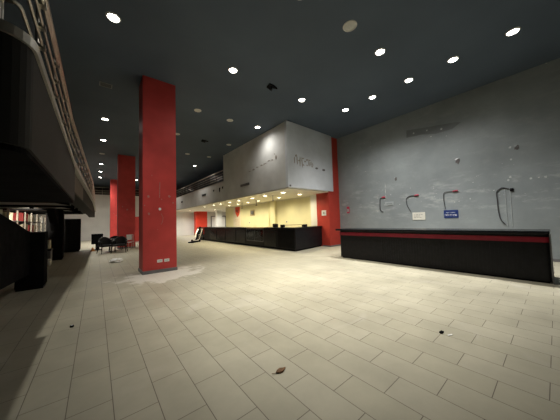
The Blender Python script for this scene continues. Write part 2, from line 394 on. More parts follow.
for a in ((12.2, 12.3, 0, 2.45), (14.3, 14.4, 0, 2.45), (12.3, 14.3, 2.35, 2.45)): fr.box(a[0], a[1], 29.9, 30.0, a[2], a[3])
loc(fr.build('door_frame', M['grey_metal']), d)

# ------------------------------------------------------------------ bar counter (L shaped)
bar = thing('bar_counter', 'long black L-shaped bar counter under the balcony', 'counter', (7.9, 8.3, 0))
loc(MB().prism([(7.45, 8.0), (9.92, 8.46), (9.92, 9.0), (8.1, 8.75), (8.1, 19.9), (7.45, 19.9)], .08, 1.09).build('counter_body', M['black']), bar)
loc(MB().prism([(7.50, 8.05), (9.90, 8.5), (9.90, 8.95), (8.05, 8.7), (8.05, 19.85), (7.5, 19.85)], 0, .08).build('plinth', M['black_matte']), bar)
loc(MB().prism([(7.40, 7.95), (9.94, 8.42), (9.94, 9.05), (8.15, 8.8), (8.15, 10.6), (7.40, 10.6)], 1.09, 1.15).build('worktop', M['black_gloss']), bar)
loc(MB().box(7.40, 8.15, 12.62, 19.95, 1.09, 1.15).build('worktop', M['black_gloss']), bar)
rb = MB()
for k in range(26): rb.box(7.438, 7.455, 8.1, 9.35, .14+k*.036, .158+k*.036)
loc(rb.build('ribbed_panel', M['black_matte']), bar)
for y0, y1 in ((9.5, 10.6), (12.7, 13.9), (14.0, 15.5), (15.6, 17.1), (17.2, 18.6)):
    loc(MB().box(7.432, 7.452, y0, y1, .14, 1.03, bev=.004).build('front_panel', M['black_gloss']), bar)
case = loc(MB().box(7.42, 7.45, 10.66, 12.56, .32, .37).box(7.42, 7.45, 10.66, 12.56, 1.02, 1.07).box(7.42, 7.45, 10.66, 10.7, .32, 1.05).box(7.42, 7.45, 11.6, 11.63, .32, 1.05).box(7.42, 7.45, 12.52, 12.56, .32, 1.05).build('display_frame', M['grey_metal']), bar)
loc(MB().box(7.425, 7.43, 10.7, 12.52, .37, 1.02).build('display_glass', M['glass']), bar)
loc(MB().box(7.44, 7.452, 10.7, 12.52, .37, 1.02).build('reflection_panel', M['blue_box_reflection']), bar)  # flat blue panel painting in the reflections seen on the glass
loc(MB().box(7.45, 8.1, 10.62, 12.6, 1.09, 1.165).build('display_shelf', M['wood_top']), bar)
# open glass display at the far end
dc = thing('display_case', 'dark glass-fronted display case at the far end of bar', 'display case', (7.8, 21, 0))
loc(MB().box(7.4, 8.2, 20.0, 21.6, 0, .25).box(7.4, 8.2, 20.0, 21.6, 1.06, 1.12).box(8.15, 8.2, 20, 21.6, .25, 1.06).box(7.4, 7.45, 20, 20.05, .25, 1.06).box(7.4, 7.45, 21.55, 21.6, .25, 1.06).build('cabinet_body', M['black']), dc)
loc(MB().box(7.45, 8.14, 20.05, 21.55, .62, .64).build('shelf', M['grey_metal']), dc)
loc(MB().box(7.41, 7.42, 20.05, 21.55, .25, 1.06).build('display_glass', M['glass']), dc)
for k, (yy, zz, w) in enumerate(((20.3, .25, .3), (20.8, .64, .25), (21.2, .25, .35))):
    tag(MB().box(7.5, 7.75, yy, yy+w, zz, zz+.22, bev=.01).build('box', M['blue_box_reflection'] if k != 1 else M['plastic_white']), ('blue box low in dark display case, nearer one', 'white box on the display case shelf at bar end', 'blue box low in dark display case, farther one')[k], 'box')
# folded frame leaning on the bar end
hf = thing('hand_truck', 'black and silver folding hand truck tipped over by bar end', 'hand truck', (6.4, 18.7, 0))
loc(MB().tube([(6.5, 18.6, .06), (7.3, 19.85, 1.0)], .035, 8).tube([(6.2, 18.9, .06), (7.0, 20.15, 1.0)], .035, 8).tube([(7.3, 19.85, 1.0), (7.0, 20.15, 1.0)], .035, 8).tube([(6.9, 19.22, .53), (6.6, 19.52, .53)], .03, 8).build('frame', M['steel'], smooth=True), hf)
loc(MB().prism([(5.45, 17.9), (5.75, 17.6), (6.65, 18.55), (6.2, 18.95)], .02, .09).build('toe_plate', M['black_matte']), hf)
loc(MB().prism([(6.3, 18.75), (6.42, 18.68), (7.2, 19.95), (7.08, 20.05)], .0, .05, mtx=Matrix.Translation((0, 0, .14)) @ Matrix(((1, 0, 0, 0), (0, 1, 0, 0), (.45, .5, 1, -.45*6.35-.5*18.7), (0, 0, 0, 1)))).build('back_strap', M['black_matte']), hf)
for p_, q_ in (((6.5, 18.45, .1), (6.56, 18.4, .1)), ((6.1, 18.85, .1), (6.04, 18.9, .1))):
    loc(MB().tube([p_, q_], .1, 14).build('wheel', M['black_matte'], smooth=True), hf)
# objects on the bar
t = thing('till_printer', 'small black receipt printer standing on the bar top', 'printer', (7.72, 9.9, 1.15))
MB().box(-.12, .12, -.11, .11, 0, .19, bev=.02).build('body', M['black'], t); MB().box(-.10, .02, -.09, .09, .19, .21, bev=.006).build('lid', M['grey_metal'], t)
t = thing('tray_stand', 'pale board held between black ends on the bar corner', 'tray', (7.8, 8.6, 1.15), .12)
MB().box(-.06, .06, .55, .8, 0, .15, bev=.015).build('end_block', M['black'], t)
MB().box(.85, 1.05, -.18, .06, 0, .13, bev=.015).build('end_block', M['black'], t)
MB().prism([(-.03, .6), (.05, .62), (.98, -.04), (.92, -.1)], .10, .13).build('board', M['wood_top'], t)
# fittings hanging from the soffit
for k, (x, y, l) in enumerate(((7.95, 10.35, .32), (8.8, 13.4, .35), (9.33, 14.2, .26), (8.9, 15.6, .42))):
    t = thing('screen_bracket', ('hanging black screen bracket nearest the boxed corner', 'hanging black screen bracket second from the corner', 'hanging black screen bracket third from the corner', 'hanging black screen bracket nearest the banner')[k], 'bracket', (x, y, 3.0), group='screen brackets under the soffit')
    MB().tube([(0, 0, 0), (0, 0, -l)], .018, 8).build('rod', M['grey_metal'], t); MB().box(-.02, .02, -.09, .09, -l-.02, -l).build('foot_plate', M['black'], t); MB().box(-.05, .05, -.05, .05, -.015, 0).build('ceiling_plate', M['grey_metal'], t)
t = thing('wall_bracket', 'grey wall bracket left on the yellow wall above the bar', 'bracket', (10.3, 16.3, 2.0))
MB().box(-.03, 0, -.35, .35, .0, .5).build('plate', M['wood_top'], t); MB().box(-.14, -.03, -.25, .1, .12, .4, bev=.01).build('arm', M['skirt'], t)
for y, lab in ((11.9, 'small dark socket on yellow wall near its right end'), (16.8, 'small dark socket on yellow wall below the bracket')):
    t = thing('wall_socket', lab, 'socket', (10.3, y, 1.42)); MB().box(-.012, 0, -.08, .08, -.06, .06).build('plate', M['plastic_white'], t); MB().box(-.016, -.011, -.05, .05, -.035, .035).build('outlet', M['black'], t)
# banner with red shield
b = thing('banner', 'pale vertical banner with a red shield emblem on yellow wall', 'banner', (10.28, 19.05, 1.05))
loc(MB().box(10.28, 10.3, 18.4, 19.75, 1.05, 2.95).build('cloth', M['banner']), b)
sh = [(18.45, 2.84), (19.3, 2.84), (19.33, 2.45), (19.2, 2.15), (18.9, 1.88), (18.6, 2.12), (18.45, 2.4)]
loc(MB().prism([(a_, c_+.08) for a_, c_ in sh], 10.27, 10.282, 'X').build('shield', M['emblem']), b)
loc(MB().prism([(19.15, 2.74), (18.9, 2.62), (18.7, 2.74), (18.78, 2.5), (18.65, 2.35), (18.95, 2.42), (19.2, 2.55)], 10.262, 10.272, 'X').build('emblem', M['emblem_dark']), b)
wr = MB()
for k in range(6): wr.box(10.274, 10.283, 18.55, 18.55+random.uniform(.6, 1.0), 1.2+k*.11, 1.23+k*.11)
loc(wr.build('text_lines', M['banner_ink']), b)

# ------------------------------------------------------------------ black reception desk along right wall
dk = thing('service_desk', 'long black service desk with crimson band before the grey wall', 'desk', (7.8, 2.7, 0))
def rr(x0, x1, y0, y1, r, n=6):
    out = []
    for cx, cy, a0 in ((x1-r, y1-r, 0), (x0+r, y1-r, PI/2), (x0+r, y0+r, PI), (x1-r, y0+r, 1.5*PI)):
        for k in range(n+1): out.append((cx+r*math.cos(a0+k*PI/2/n), cy+r*math.sin(a0+k*PI/2/n)))
    return out
loc(MB().prism(rr(7.45, 8.25, .13, 5.46, .08), .04, .87).build('front_panel', M['black'], smooth=True), dk)
loc(MB().prism(rr(7.49, 8.2, .17, 5.42, .06), 0, .04).build('plinth', M['black_matte'], smooth=True), dk)
loc(MB().prism(rr(7.43, 8.25, .115, 5.48, .08), .87, .985).build('crimson_band', M['desk_red'], smooth=True), dk)
loc(MB().prism(rr(7.45, 8.25, .13, 5.46, .08), .985, 1.05).build('upper_panel', M['black'], smooth=True), dk)
loc(MB().box(7.36, 8.32, .115, 5.58, 1.05, 1.115, bev=.012).build('worktop', M['black_gloss']), dk)
sl = MB()
for k in range(44): sl.box(7.4465, 7.452, .55+k*.075, .59+k*.075, .1, .83)
loc(sl.build('ribbed_panel', M['black']), dk)
loc(MB().box(7.44, 7.50, .105, .128, .0, 1.05).build('end_strip', M['grey_metal']), dk)

# ------------------------------------------------------------------ things on the right wall
before = set(COL.objects)
def plate(name, label, cat, y, z, w, h, m, x=10.6, d=.02):
    t = thing(name, label, cat, (x, y, z)); MB().box(-d, 0, -w/2, w/2, -h/2, h/2, bev=.003).build('plate', m, t); return t
t = plate('sign', 'white sign with faint grey print on grey wall above desk', 'sign', 3.69, 1.53, .50, .33, M['sign_white'])
for z, ws in ((.06, (.06, .09, .05, .07)), (.0, (.05, .08, .06)), (-.06, (.09, .07, .08))):
    yy = .19; mb = MB()
    for w in ws: mb.box(-.024, -.019, yy-w, yy, z-.013, z+.013); yy -= w+.025
    mb.build('print_line', M['ink_grey'], t)
t = plate('sign', 'dark blue sign with two lines of white print on grey wall', 'sign', 2.57, 1.57, .47, .31, M['sign_blue'])
mb = MB()
def letters(mb, y0, z, h, counts, lw, gap, sp):
    yy = y0
    for n in counts:
        for k in range(n):
            a = random.random()
            mb.box(-.026, -.019, yy-lw*.3, yy, z-h/2, z+h/2)
            if a < .75: mb.box(-.026, -.019, yy-lw, yy, z+h*.3, z+h/2)
            if a > .25: mb.box(-.026, -.019, yy-lw, yy, z-h*.1, z+h*.1)
            if a > .5: mb.box(-.026, -.019, yy-lw, yy-lw*.7, z-h/2, z+h/2)
            yy -= lw+gap
        yy -= sp
letters(mb, .15, .055, .035, (4, 6), .02, .008, .02)
mb.build('print_line', M['ink_white'], t)
mb = MB(); letters(mb, .20, -.05, .075, (4, 2, 4), .026, .009, .025)
mb.build('print_line', M['ink_white'], t)
t = plate('fire_call_point', 'small pinkish red call point on wall beside the red pier', 'call point', 7.12, 1.98, .16, .36, M['cable_red'], d=.03); MB().box(-.036, -.029, -.05, .05, -.1, .06).build('window', M['ink_grey'], t)
t = thing('light_switch', 'square white light switch on the red pier by the bar', 'switch', (9.95, 8.27, 1.87))
MB().box(-.02, 0, -.16, .16, -.15, .15, bev=.006).build('plate', M['plastic_white'], t); MB().box(-.028, -.019, -.06, .06, -.07, .07, bev=.004).build('rocker', M['ink_grey'], t)
def wire(label, pts, tip=True, r=.015):
    t = thing('cable', label, 'cable', (10.6, pts[0][0], pts[0][1]), group='cut cables hanging on the grey wall')
    P3 = []
    for i in range(len(pts)-1):
        for k in range(4):
            f = k/4; P3.append((10.575, pts[i][0]*(1-f)+pts[i+1][0]*f, pts[i][1]*(1-f)+pts[i+1][1]*f))
    P3.append((10.575, *pts[-1]))
    for _ in range(2): P3 = [P3[0]] + [tuple((P3[i-1][j]+2*P3[i][j]+P3[i+1][j])/4 for j in range(3)) for i in range(1, len(P3)-1)] + [P3[-1]]
    loc(MB().tube(P3, r, 8).build('sheath', M['cable'], smooth=True), t)
    if tip:
        y, z = pts[0]; loc(MB().tube([(10.565, y+.02, z-.01), (10.56, y-.06, z+.01), (10.56, y-.14, z)], .028, 8).build('taped_end', M['cable_red'], smooth=True), t)
wire('short dark cable with red tip, leftmost on the grey wall', [(5.2, 2.47), (5.34, 2.42), (5.34, 2.0), (5.36, 1.85), (5.2, 1.76)])
wire('curved dark cable with red tip running down to white sign', [(3.78, 2.42), (4.02, 2.42), (4.16, 2.3), (4.14, 2.0), (4.0, 1.72)])
wire('dark cable with red tip running down to blue sign', [(2.44, 2.44), (2.72, 2.44), (2.78, 2.36), (2.78, 2.1), (2.74, 1.75)], r=.011)
wire('long looping black cable, rightmost on the grey wall', [(.94, 2.33), (1.06, 2.38), (1.10, 2.40), (1.16, 2.38), (1.27, 2.28), (1.26, 2.0), (1.25, 1.6), (1.22, 1.3), (1.1, 1.12)], False)
t = thing('conduit', 'pair of thin painted conduits beside the long looping cable', 'conduit', (10.6, .98, 1.1))
for y in (.93, 1.05): loc(MB().tube([(10.59, y, 1.1), (10.59, y, 2.38)], .012, 8).build('pipe', M['conduit'], smooth=True), t)
loc(MB().box(10.56, 10.6, .84, .93, 2.28, 2.38, bev=.01).build('junction_box', M['black_matte']), t)
t = thing('cable_trunking', 'pale wall outlet strip right of leftmost cable', 'trunking', (10.6, 4.9, 2.15))
MB().box(-.02, 0, -.2, .2, -.09, .09, bev=.005).build('cover', M['conduit'], t); MB().box(-.026, -.019, -.13, .13, -.03, .03).build('slot', M['grey_wall'], t)
tag(MB().prism([(3.98, 5.32), (3.1, 5.18), (2.25, 5.06), (2.08, 5.0), (2.35, 4.84), (2.9, 4.82), (3.4, 4.95), (4.0, 5.0)], 10.592, 10.602, 'X').build('shade_patch', M['patch']), 'darker patch of painted-in shade high on the grey wall near the ceiling', 'patch')  # thin dark plate, shade near the ceiling put in as colour
for y, z, sz, lab in ((2.25, 3.55, .13, 'chipped hole with pale rim at middle height of grey wall'), (4.55, 3.25, .10, 'small dark scuff on grey wall left of the chipped hole'), (.7, 3.65, .11, 'round dark patch high at right of grey wall')):
    t = thing('wall_hole', lab, 'hole', (10.6, y, z))
    loc(MB().prism(streak(y, z, sz, sz*1.5, .3), 10.585, 10.602, 'X').build('hole', M['glue_dark']), t)
    loc(MB().prism(streak(y+.03, z+sz*.7, sz, sz*.5), 10.588, 10.602, 'X').build('bare_rim', M['ink_white'] if sz > .12 else M['conduit']), t)
# chips of bare plaster left by removed fixings
chips = MB()
for k in range(30):
    y = random.choice((.85, 1.25, 1.9, 2.9, 4.5, 5.2, 3.9)) + random.gauss(0, .25); z = random.choice((2.35, 2.15, 2.65, 3.2, 2.9)) + random.gauss(0, .12)
    s_ = random.uniform(.015, .045); chips.prism(streak(y, z, s_, s_*random.uniform(.5, 1.6)), 10.594, 10.602, 'X')
for z in (2.5, 2.75, 3.0): chips.prism(streak(5.05, z, .02, .22), 10.594, 10.602, 'X')
for y, z in ((.95, 2.62), (.9, 2.72), (.45, 2.6), (.15, 2.6), (.85, 3.3), (.85, 3.7), (2.7, 4.95), (3.7, 5.1), (3.2, 5.06)): chips.prism(streak(y, z, .07, .07), 10.59, 10.602, 'X')
tag(chips.build('plaster_chip', M['bare']), 'scattered pale chips of bare plaster on grey wall', 'chips', kind='stuff')

for o in [o for o in COL.objects if o not in before and o.parent is None and o.name != 'light_switch']:
    if o.type == 'EMPTY':       # fixed to the wall face at X = 10.9
        o.location = (o.location.x+.3, o.location.y*1.0283, 1.5+(o.location.z-1.5)*1.0283)
    else:
        for v in o.data.vertices: v.co = (v.co.x+.3, v.co.y*1.0283, 1.5+(v.co.z-1.5)*1.0283)
# ------------------------------------------------------------------ left mezzanine
mz = thing('mezzanine', 'dark grey raised mezzanine with curved corner along the left side', 'mezzanine', (-.28, 1.78, 0))
def edge_path(off=0.0):
    """plan line of the mezzanine edge, near end wrapped round"""
    pts = [(-6.5, 1.70-off)]
    for k in range(7):
        a = -PI/2 + k*PI/2/6; pts.append((-.40 + (.12+off)*math.cos(a), 1.82 + (.12+off)*math.sin(a)))
    pts += [(-.28+off, 2.5), (-.28+off, 3.5), (-.28+off, 5.05), (-.22+off, 7.0), (-.14+off, 9.5), (-.07+off, 12.0), (-.03+off, 16.0), (-.02+off, 20.0)]
    return pts
near = [p for p in edge_path() if p[1] <= 5.06] + [(-6.5, 5.05)]
loc(MB().prism(near, 1.93, 2.5).build('fascia', M['mezz']), mz)
loc(MB().prism([(x_-.015 if x_ > -1 else x_, y_+.015 if y_ < 2 else y_) for x_, y_ in near], 1.90, 1.93).build('underside', M['black_matte']), mz)
fe = [(-.33, 5.05), (-.27, 7.0), (-.19, 9.5), (-.12, 12.0), (-.08, 16.0), (-.07, 20.0)]
loc(MB().prism(fe + [(x_-.3, y_) for x_, y_ in reversed(fe)], 2.12, 2.5).build('edge_beam', M['mezz']), mz)
loc(MB().prism([(x_-.3, y_) for x_, y_ in fe] + [(-6.5, 20.0), (-6.5, 5.05)], 2.36, 2.5).build('deck', M['mezz']), mz)
loc(MB().prism([(-.31, 5.3), (-.25, 7.3), (-.33, 7.3), (-.39, 5.3)], 2.14, 2.46).build('infill_panel', M['brown_panel']), mz)
ep = edge_path(.015); ip = edge_path(-.06)
tr = MB(); bm = tr.bm
rows = []
for (ax, ay), (bx_, by_) in zip(ep, ip): rows.append([bm.verts.new((ax, ay, 2.49)), bm.verts.new((ax, ay, 2.545)), bm.verts.new((bx_, by_, 2.545)), bm.verts.new((bx_, by_, 2.49))])
for i in range(len(rows)-1):
    for k in range(4): bm.faces.new((rows[i][k], rows[i][(k+1) % 4], rows[i+1][(k+1) % 4], rows[i+1][k]))
bm.faces.new(rows[0]); bm.faces.new(rows[-1])
loc(tr.build('edge_trim', M['trim_metal']), mz)
for y0 in (5.9, 8.0, 10.1, 12.2, 14.3):
    loc(MB().box(-3.2, -.75, y0, y0+1.7, 2.33, 2.36).build('soffit_panel', M['soffit_grey']), mz)
for y in (5.6, 7.75, 9.85, 11.95, 14.05, 16.2):
    loc(MB().prism([(-.66, 2.36), (-.66, 2.20), (-1.0, 2.27), (-4, 2.27), (-4, 2.36)], y-.09, y+.09, 'Y').build('joist', M['black_matte']), mz)
loc(MB().box(-6.4, -.66, 16.4, 19.9, 2.33, 2.36).build('underside', M['black_matte']), mz)
mr = thing('railing', 'steel railing of horizontal bars along the left mezzanine edge', 'railing', (-.33, 1.8, 2.545))
rp = edge_path(-.05)
for z, r in ((2.72, .010), (2.90, .010), (3.06, .010), (3.24, .012), (3.32, .022)):
    loc(MB().tube([(x, y, z) for x, y in rp], r, 8).build('rail', M['steel'], smooth=True), mr)
post_y = [2.45, 3.3, 4.15, 5.0, 5.85, 6.7, 7.55, 8.4, 9.25, 10.1, 10.95, 11.8, 12.7, 13.7, 14.7, 15.7, 16.8, 18.2, 19.8]
def edge_x(y):
    for (a, b), (c, d_) in zip(rp, rp[1:]):
        if b <= y <= d_ and d_ > b and a > -1: return a + (c-a)*(y-b)/(d_-b)
    return rp[-1][0]
for y in [None] + post_y:
    x, yy = (-.395, 1.755) if y is None else (edge_x(y)-.03, y)
    p = loc(MB().tube([(x, yy-.02, 2.54), (x, yy-.02, 3.30)], .011, 8).tube([(x, yy+.02, 2.54), (x, yy+.02, 3.30)], .011, 8).build('post', M['steel'], smooth=True), mr)
    for z in (2.72, 2.90, 3.06, 3.24): MB().box(x-.015, x+.045, yy-.028, yy+.028, z-.014, z+.014).build('clamp', M['steel'], p)

# under the mezzanine
def block(name, label, cat, x0, x1, y0, y1, h, m=None):
    t = thing(name, label, cat, ((x0+x1)/2, (y0+y1)/2, 0)); m = m or M['black_matte']
    loc(MB().box(x0, x1, y0, y1, .06, h, bev=.01).build('shaft', m), t)
    loc(MB().box(x0+.015, x1-.015, y0+.015, y1-.015, 0, .06).build('base', M['black']), t); return t
t = block('pedestal', 'near black pedestal under the left mezzanine carrying a sloping beam', 'pedestal', -1.49, -1.0, 8.2, 8.7, 1.40)
cv = [(4.2, 1.98), (5.2, 1.86), (6.2, 1.72), (7.0, 1.60), (7.8, 1.46), (8.4, 1.40), (8.68, 1.40), (8.68, .36), (4.2, .55)]
loc(MB().prism(cv, -1.45, -1.25, 'X').build('sloping_beam', M['black_matte']), t)
t = block('pillar', 'second black pillar under the left mezzanine beside cream cartons', 'pillar', -1.75, -1.2, 14.65, 15.2, 2.3)
loc(MB().prism([(13.2, 2.3), (14.7, 2.3), (14.7, 1.3), (14.3, 1.7)], -1.6, -1.35, 'X').build('brace', M['black_matte']), t)
t = thing('cabinet', 'tall black cabinet standing at the far end below the mezzanine', 'cabinet', (-1.3, 19, 0))
loc(MB().box(-1.8, -.75, 18.6, 19.4, .08, 2.0, bev=.01).build('body', M['black_matte']), t); loc(MB().box(-1.75, -.8, 18.65, 19.35, 0, .08).build('plinth', M['black']), t)
for x0 in (-1.76, -1.265): loc(MB().box(x0, x0+.47, 18.575, 18.6, .14, 1.95).build('door', M['black']), t)
# storage shelving with cartons
sv = thing('shelving', 'steel shelving with bars full of cartons under the left mezzanine', 'shelving', (-2.9, 16, 0))
ys = [11.8+k*1.35 for k in range(8)]
for y in ys:
    loc(MB().box(-2.62, -2.57, y-.03, y+.03, 0, 2.28).build('upright', M['steel']), sv)
for z in (.25, .78, 1.31, 1.84):
    loc(MB().box(-3.25, -2.58, ys[0], ys[-1], z-.03, z).build('shelf', M['grey_metal']), sv)
loc(MB().box(-3.3, -3.25, ys[0], ys[-1], 0, 2.28).build('back_panel', M['mid_wall']), sv)
kinds = [('carton', 'cream'), ('carton_white', 'white'), ('carton_red', 'red')]
for r, z in enumerate((.25, .78, 1.31, 1.84)):
    for k in range(7):
        kd = 2 if (r, k) in ((1, 1), (2, 1), (2, 2), (2, 4), (3, 3)) else (1 if (k+r) % 3 == 0 else 0)
        if (r, k) in ((3, 2), (3, 5), (2, 6)): continue
        h = random.uniform(.30, .41); y = ys[k]+.14
        bx = tag(MB().box(-3.15, -2.68, y, y+1.0, z, z+h, bev=.01).build('carton', M[kinds[kd][0]]),
            '%s carton on the %s shelf of the storage rack, %s bay' % (kinds[kd][1], ('lowest', 'second', 'third', 'top')[r], ('nearest', 'second', 'third', 'middle', 'fifth', 'sixth', 'farthest')[k]), 'carton', 'cartons on the storage shelving')
        tp = MB().box(-3.15, -2.676, y+.46, y+.54, z+h-.002, z+h+.002).box(-2.681, -2.676, y+.46, y+.54, z+h-.12, z+h).build('tape', M['wood_top'], bx)
for k, (z, lab) in enumerate(((0, 'crumpled pale sack on floor behind the black pedestal'), (.42, 'cream box standing on the grey crate beside second pillar'))):
    pass
t = thing('crate', 'grey crate on the floor left of the second black pillar', 'crate', (-1.75, 13.6, 0))
MB().box(-.3, .3, -.25, .25, 0, .62, bev=.02).build('body', M['grey_metal'], t); MB().box(-.32, .32, -.27, .27, .55, .62, bev=.01).build('rim', M['black'], t)
tag(MB().box(-.26, .26, -.2, .2, 0, .36, bev=.015).build('carton', M['carton'], loc=(-1.75, 13.6, .62)), 'cream box standing on grey crate beside second black pillar', 'carton')
tag(MB().box(-.2, .22, -.12, .12, 0, .26, bev=.05).build('sack', M['carton_white'], loc=(-1.6, 12.9, 0)), 'small pale sack on floor in front of the grey crate', 'sack')

# ------------------------------------------------------------------ lounge furniture beyond the near column
def armchair(label, x, y, rz):
    t = thing('armchair', label, 'chair', (x, y, 0), rz, 'black armchairs by the second column')
    MB().box(-.31, .31, -.30, .28, .36, .47, bev=.04).build('seat', M['leather'], t, True)
    bk = []
    for k in range(13):
        a = PI*k/12; bk.append((.33*math.cos(a), .02+.31*math.sin(a)))
    mb = MB(); bm = mb.bm; rows = []
    for k, (u, v) in enumerate(bk):
        s_ = math.sin(PI*k/12); top = .66 + .24*s_**1.5
        n = Vector((u, v-.02, 0)).normalized()*.05
        rows.append([bm.verts.new((u, v, .40)), bm.verts.new((u*1.04, v*1.08, top)), bm.verts.new((u*1.04-n.x, v*1.08-n.y, top)), bm.verts.new((u-n.x, v-n.y, .40))])
    for i in range(len(rows)-1):
        for k in range(4): bm.faces.new((rows[i][k], rows[i][(k+1) % 4], rows[i+1][(k+1) % 4], rows[i+1][k]))
    bm.faces.new(rows[0]); bm.faces.new(rows[-1])
    o = mb.build('backrest', M['leather'], t, True)
    for sx in (-1, 1):
        MB().box(sx*.34-.03, sx*.34+.03, -.30, .05, .60, .66, bev=.015).build('armrest', M['leather'], t)
        MB().tube([(sx*.32, -.27, .62), (sx*.30, -.27, .4), (sx*.34, -.31, 0)], [.022, .025, .016], 8).build('leg', M['black'], t)
        MB().tube([(sx*.26, .26, .4), (sx*.31, .33, 0)], [.025, .016], 8).build('leg', M['black'], t)
    return t
a0 = armchair('black armchair nearest the left mezzanine, its back half turned', .45, 15.9, .35)
def more(label, x, y, rz): copy_thing(a0, (x, y, 0), rz, label)
more('black armchair in front, right of the pair before the table', 1.05, 15.65, -.25)
more('black armchair behind the table, beside the second red column', .95, 17.3, 3.0)
tb = thing('table', 'round black table among the black armchairs', 'table', (.7, 16.6, 0))
MB().lathe([(0, .70), (.44, .70), (.45, .715), (.45, .73), (.44, .74), (0, .74)], 28).build('tabletop', M['black'], tb, True)
MB().lathe([(0, .7), (.035, .7), (.035, .03), (0, .03)], 14).build('pedestal', M['steel'], tb, True)
MB().lathe([(0, .045), (.05, .045), (.26, .015), (.27, 0), (0, 0)], 24).build('base', M['black'], tb, True)
t = thing('monitor_stand', 'black box on stand left of the armchairs before white wall', 'box', (.1, 18.6, 0))
MB().box(-.32, .26, -.15, .15, .38, 1.02, bev=.02).build('body', M['black_matte'], t); MB().box(-.12, .08, -.1, .1, .05, .38).build('stem', M['black'], t); MB().box(-.25, .2, -.2, .2, 0, .05, bev=.01).build('foot', M['black'], t)
MB().box(-.29, .23, -.158, -.15, .42, .98).build('screen', M['black_gloss'], t)
def cafe_chair(label, x, y, rz, shell):
    t = thing('cafe_chair', label, 'chair', (x, y, 0), rz, 'cafe chairs between the columns')
    MB().box(-.2, .2, -.2, .2, .43, .46, bev=.012).build('seat', M[shell], t)
    MB().box(-.19, .19, .185, .21, .58, .92, bev=.01).build('backrest', M[shell], t)
    for sx in (-1, 1):
        MB().tube([(sx*.18, -.18, .44), (sx*.2, -.2, 0)], .012, 8).build('leg', M['steel'], t)
        MB().tube([(sx*.18, .2, .9), (sx*.18, .19, .44), (sx*.2, .24, 0)], .012, 8).build('leg', M['steel'], t)
    return t
cafe_chair('red cafe chair behind the nearest column, turned sideways', 2.0, 17.0, 1.2, 'chair_red')
cafe_chair('white cafe chair in front of the second red column', 1.72, 17.1, .2, 'chair_white')
cafe_chair('white cafe chair just left of the nearest column', 2.25, 16.4, -1.2, 'chair_white')

# ------------------------------------------------------------------ litter on the floor
def crumple(mb, w, d_, h):
    r = bmesh.ops.create_icosphere(mb.bm, subdivisions=3, radius=1)
    for v in r['verts']:
        k = 1 + random.uniform(-.22, .22); v.co = Vector((v.co.x*w/2*k, v.co.y*d_/2*k, max(0, h*(.35+.65*v.co.z)*k)))
    return mb
tag(crumple(MB(), .46, .6, .13).build('paper', M['paper'], loc=(.66, 11.7, .001)), 'crumpled white paper on floor in front of the armchairs', 'paper')
lf = MB(); lf.prism([(-.05, 0), (-.02, .022), (.02, .028), (.05, .01), (.075, 0), (.05, -.016), (.015, -.03), (-.025, -.02)], .004, .016)
lf.tube([(-.05, 0, .01), (-.075, .006, .012), (-.09, .015, .012)], .003, 6)
tag(lf.build('leaf', M['leaf'], loc=(1.43, 1.83, 0)), 'dry brown leaf on the tiles in the foreground', 'leaf')
sc = MB().prism([(-.035, -.01), (.03, -.018), (.04, .012), (-.02, .02)], .002, .018)
tag(sc.build('scrap', M['black_matte'], loc=(3.45, 1.02, 0)), 'small black scrap on the tiles at right in front of desk', 'scrap')
tag(MB().prism([(0, -.04), (.07, -.07), (.08, -.055), (.01, -.025)], .001, .006).build('scrap', M['paper'], loc=(3.42, .98, 0)), 'thin pale sliver lying beside the black scrap', 'scrap')
bc = thing('bottle_cap', 'small dark bottle cap on floor at edge of mezzanine shade', 'cap', (-.27, 4.7, 0))
MB().lathe([(0, .0), (.024, 0), (.027, .008), (.023, .024), (0, .026)], 16).build('cap', M['black'], bc, True); MB().lathe([(0, .0262), (.012, .0262), (.012, .029), (0, .029)], 12).build('seal', M['ink_white'], bc, True)
t = thing('orange_bollard', 'small orange item on floor at far edge of the mezzanine', 'bollard', (-.15, 18.0, 0))
MB().lathe([(0, .22), (.03, .22), (.10, .04), (0, .04)], 16).build('cone_body', M['orange'], t, True); MB().box(-.13, .13, -.13, .13, 0, .04, bev=.01).build('base', M['orange'], t)

# ------------------------------------------------------------------ ceiling lamps
def spot(name, x, y, z, power, col, ang, parent, blend=.6, rad=.06):
    l = bpy.data.lights.new(name, 'SPOT'); l.energy = power; l.color = col; l.spot_size = math.radians(ang); l.spot_blend = blend; l.shadow_soft_size = rad
    o = bpy.data.objects.new(name, l); COL.objects.link(o); o.parent = parent; o.location = (0, 0, z); return o
lit = thing('downlight', 'x', 'ceiling light', (0, 0, CEIL), group='lit ceiling downlights')
MB().lathe([(.11, -.004), (.113, -.02), (.135, -.014), (.145, 0), (.11, 0)], 28).build('bezel', M['ring'], lit, True)
MB().lathe([(0, -.012), (.07, -.010), (.111, -.004)], 28).build('lens', M['lamp'], lit, True)
dead = thing('downlight', 'x', 'ceiling light', (0, 0, CEIL), group='unlit ceiling downlights')
MB().lathe([(.11, -.004), (.113, -.02), (.135, -.014), (.145, 0), (.11, 0)], 28).build('bezel', M['ring'], dead, True)
MB().lathe([(0, -.008), (.07, -.007), (.111, -.004)], 28).build('lens', M['lamp_off'], dead, True)
rowname = {.27: 'row beside the left mezzanine', 3.25: 'second row from the left', 4.75: 'middle row', 6.2: 'row along the balcony line', 8.3: 'right-hand row above the desk'}
ordn = ['nearest', 'second', 'third', 'fourth', 'fifth', 'sixth', 'seventh', 'eighth', 'ninth']
lits = {.27: [6.07, 12.3, 15.4, 21.5, 24.5, 27.5], 3.25: [3.1, 6.07, 27.4], 6.2: [2.9, 6.04, 9.16, 18.4, 25.9], 8.3: [.45, 1.71, 2.95, 4.27, 5.5]}
first = [True, True]
PW = 620
WARM = (1, .955, .87)
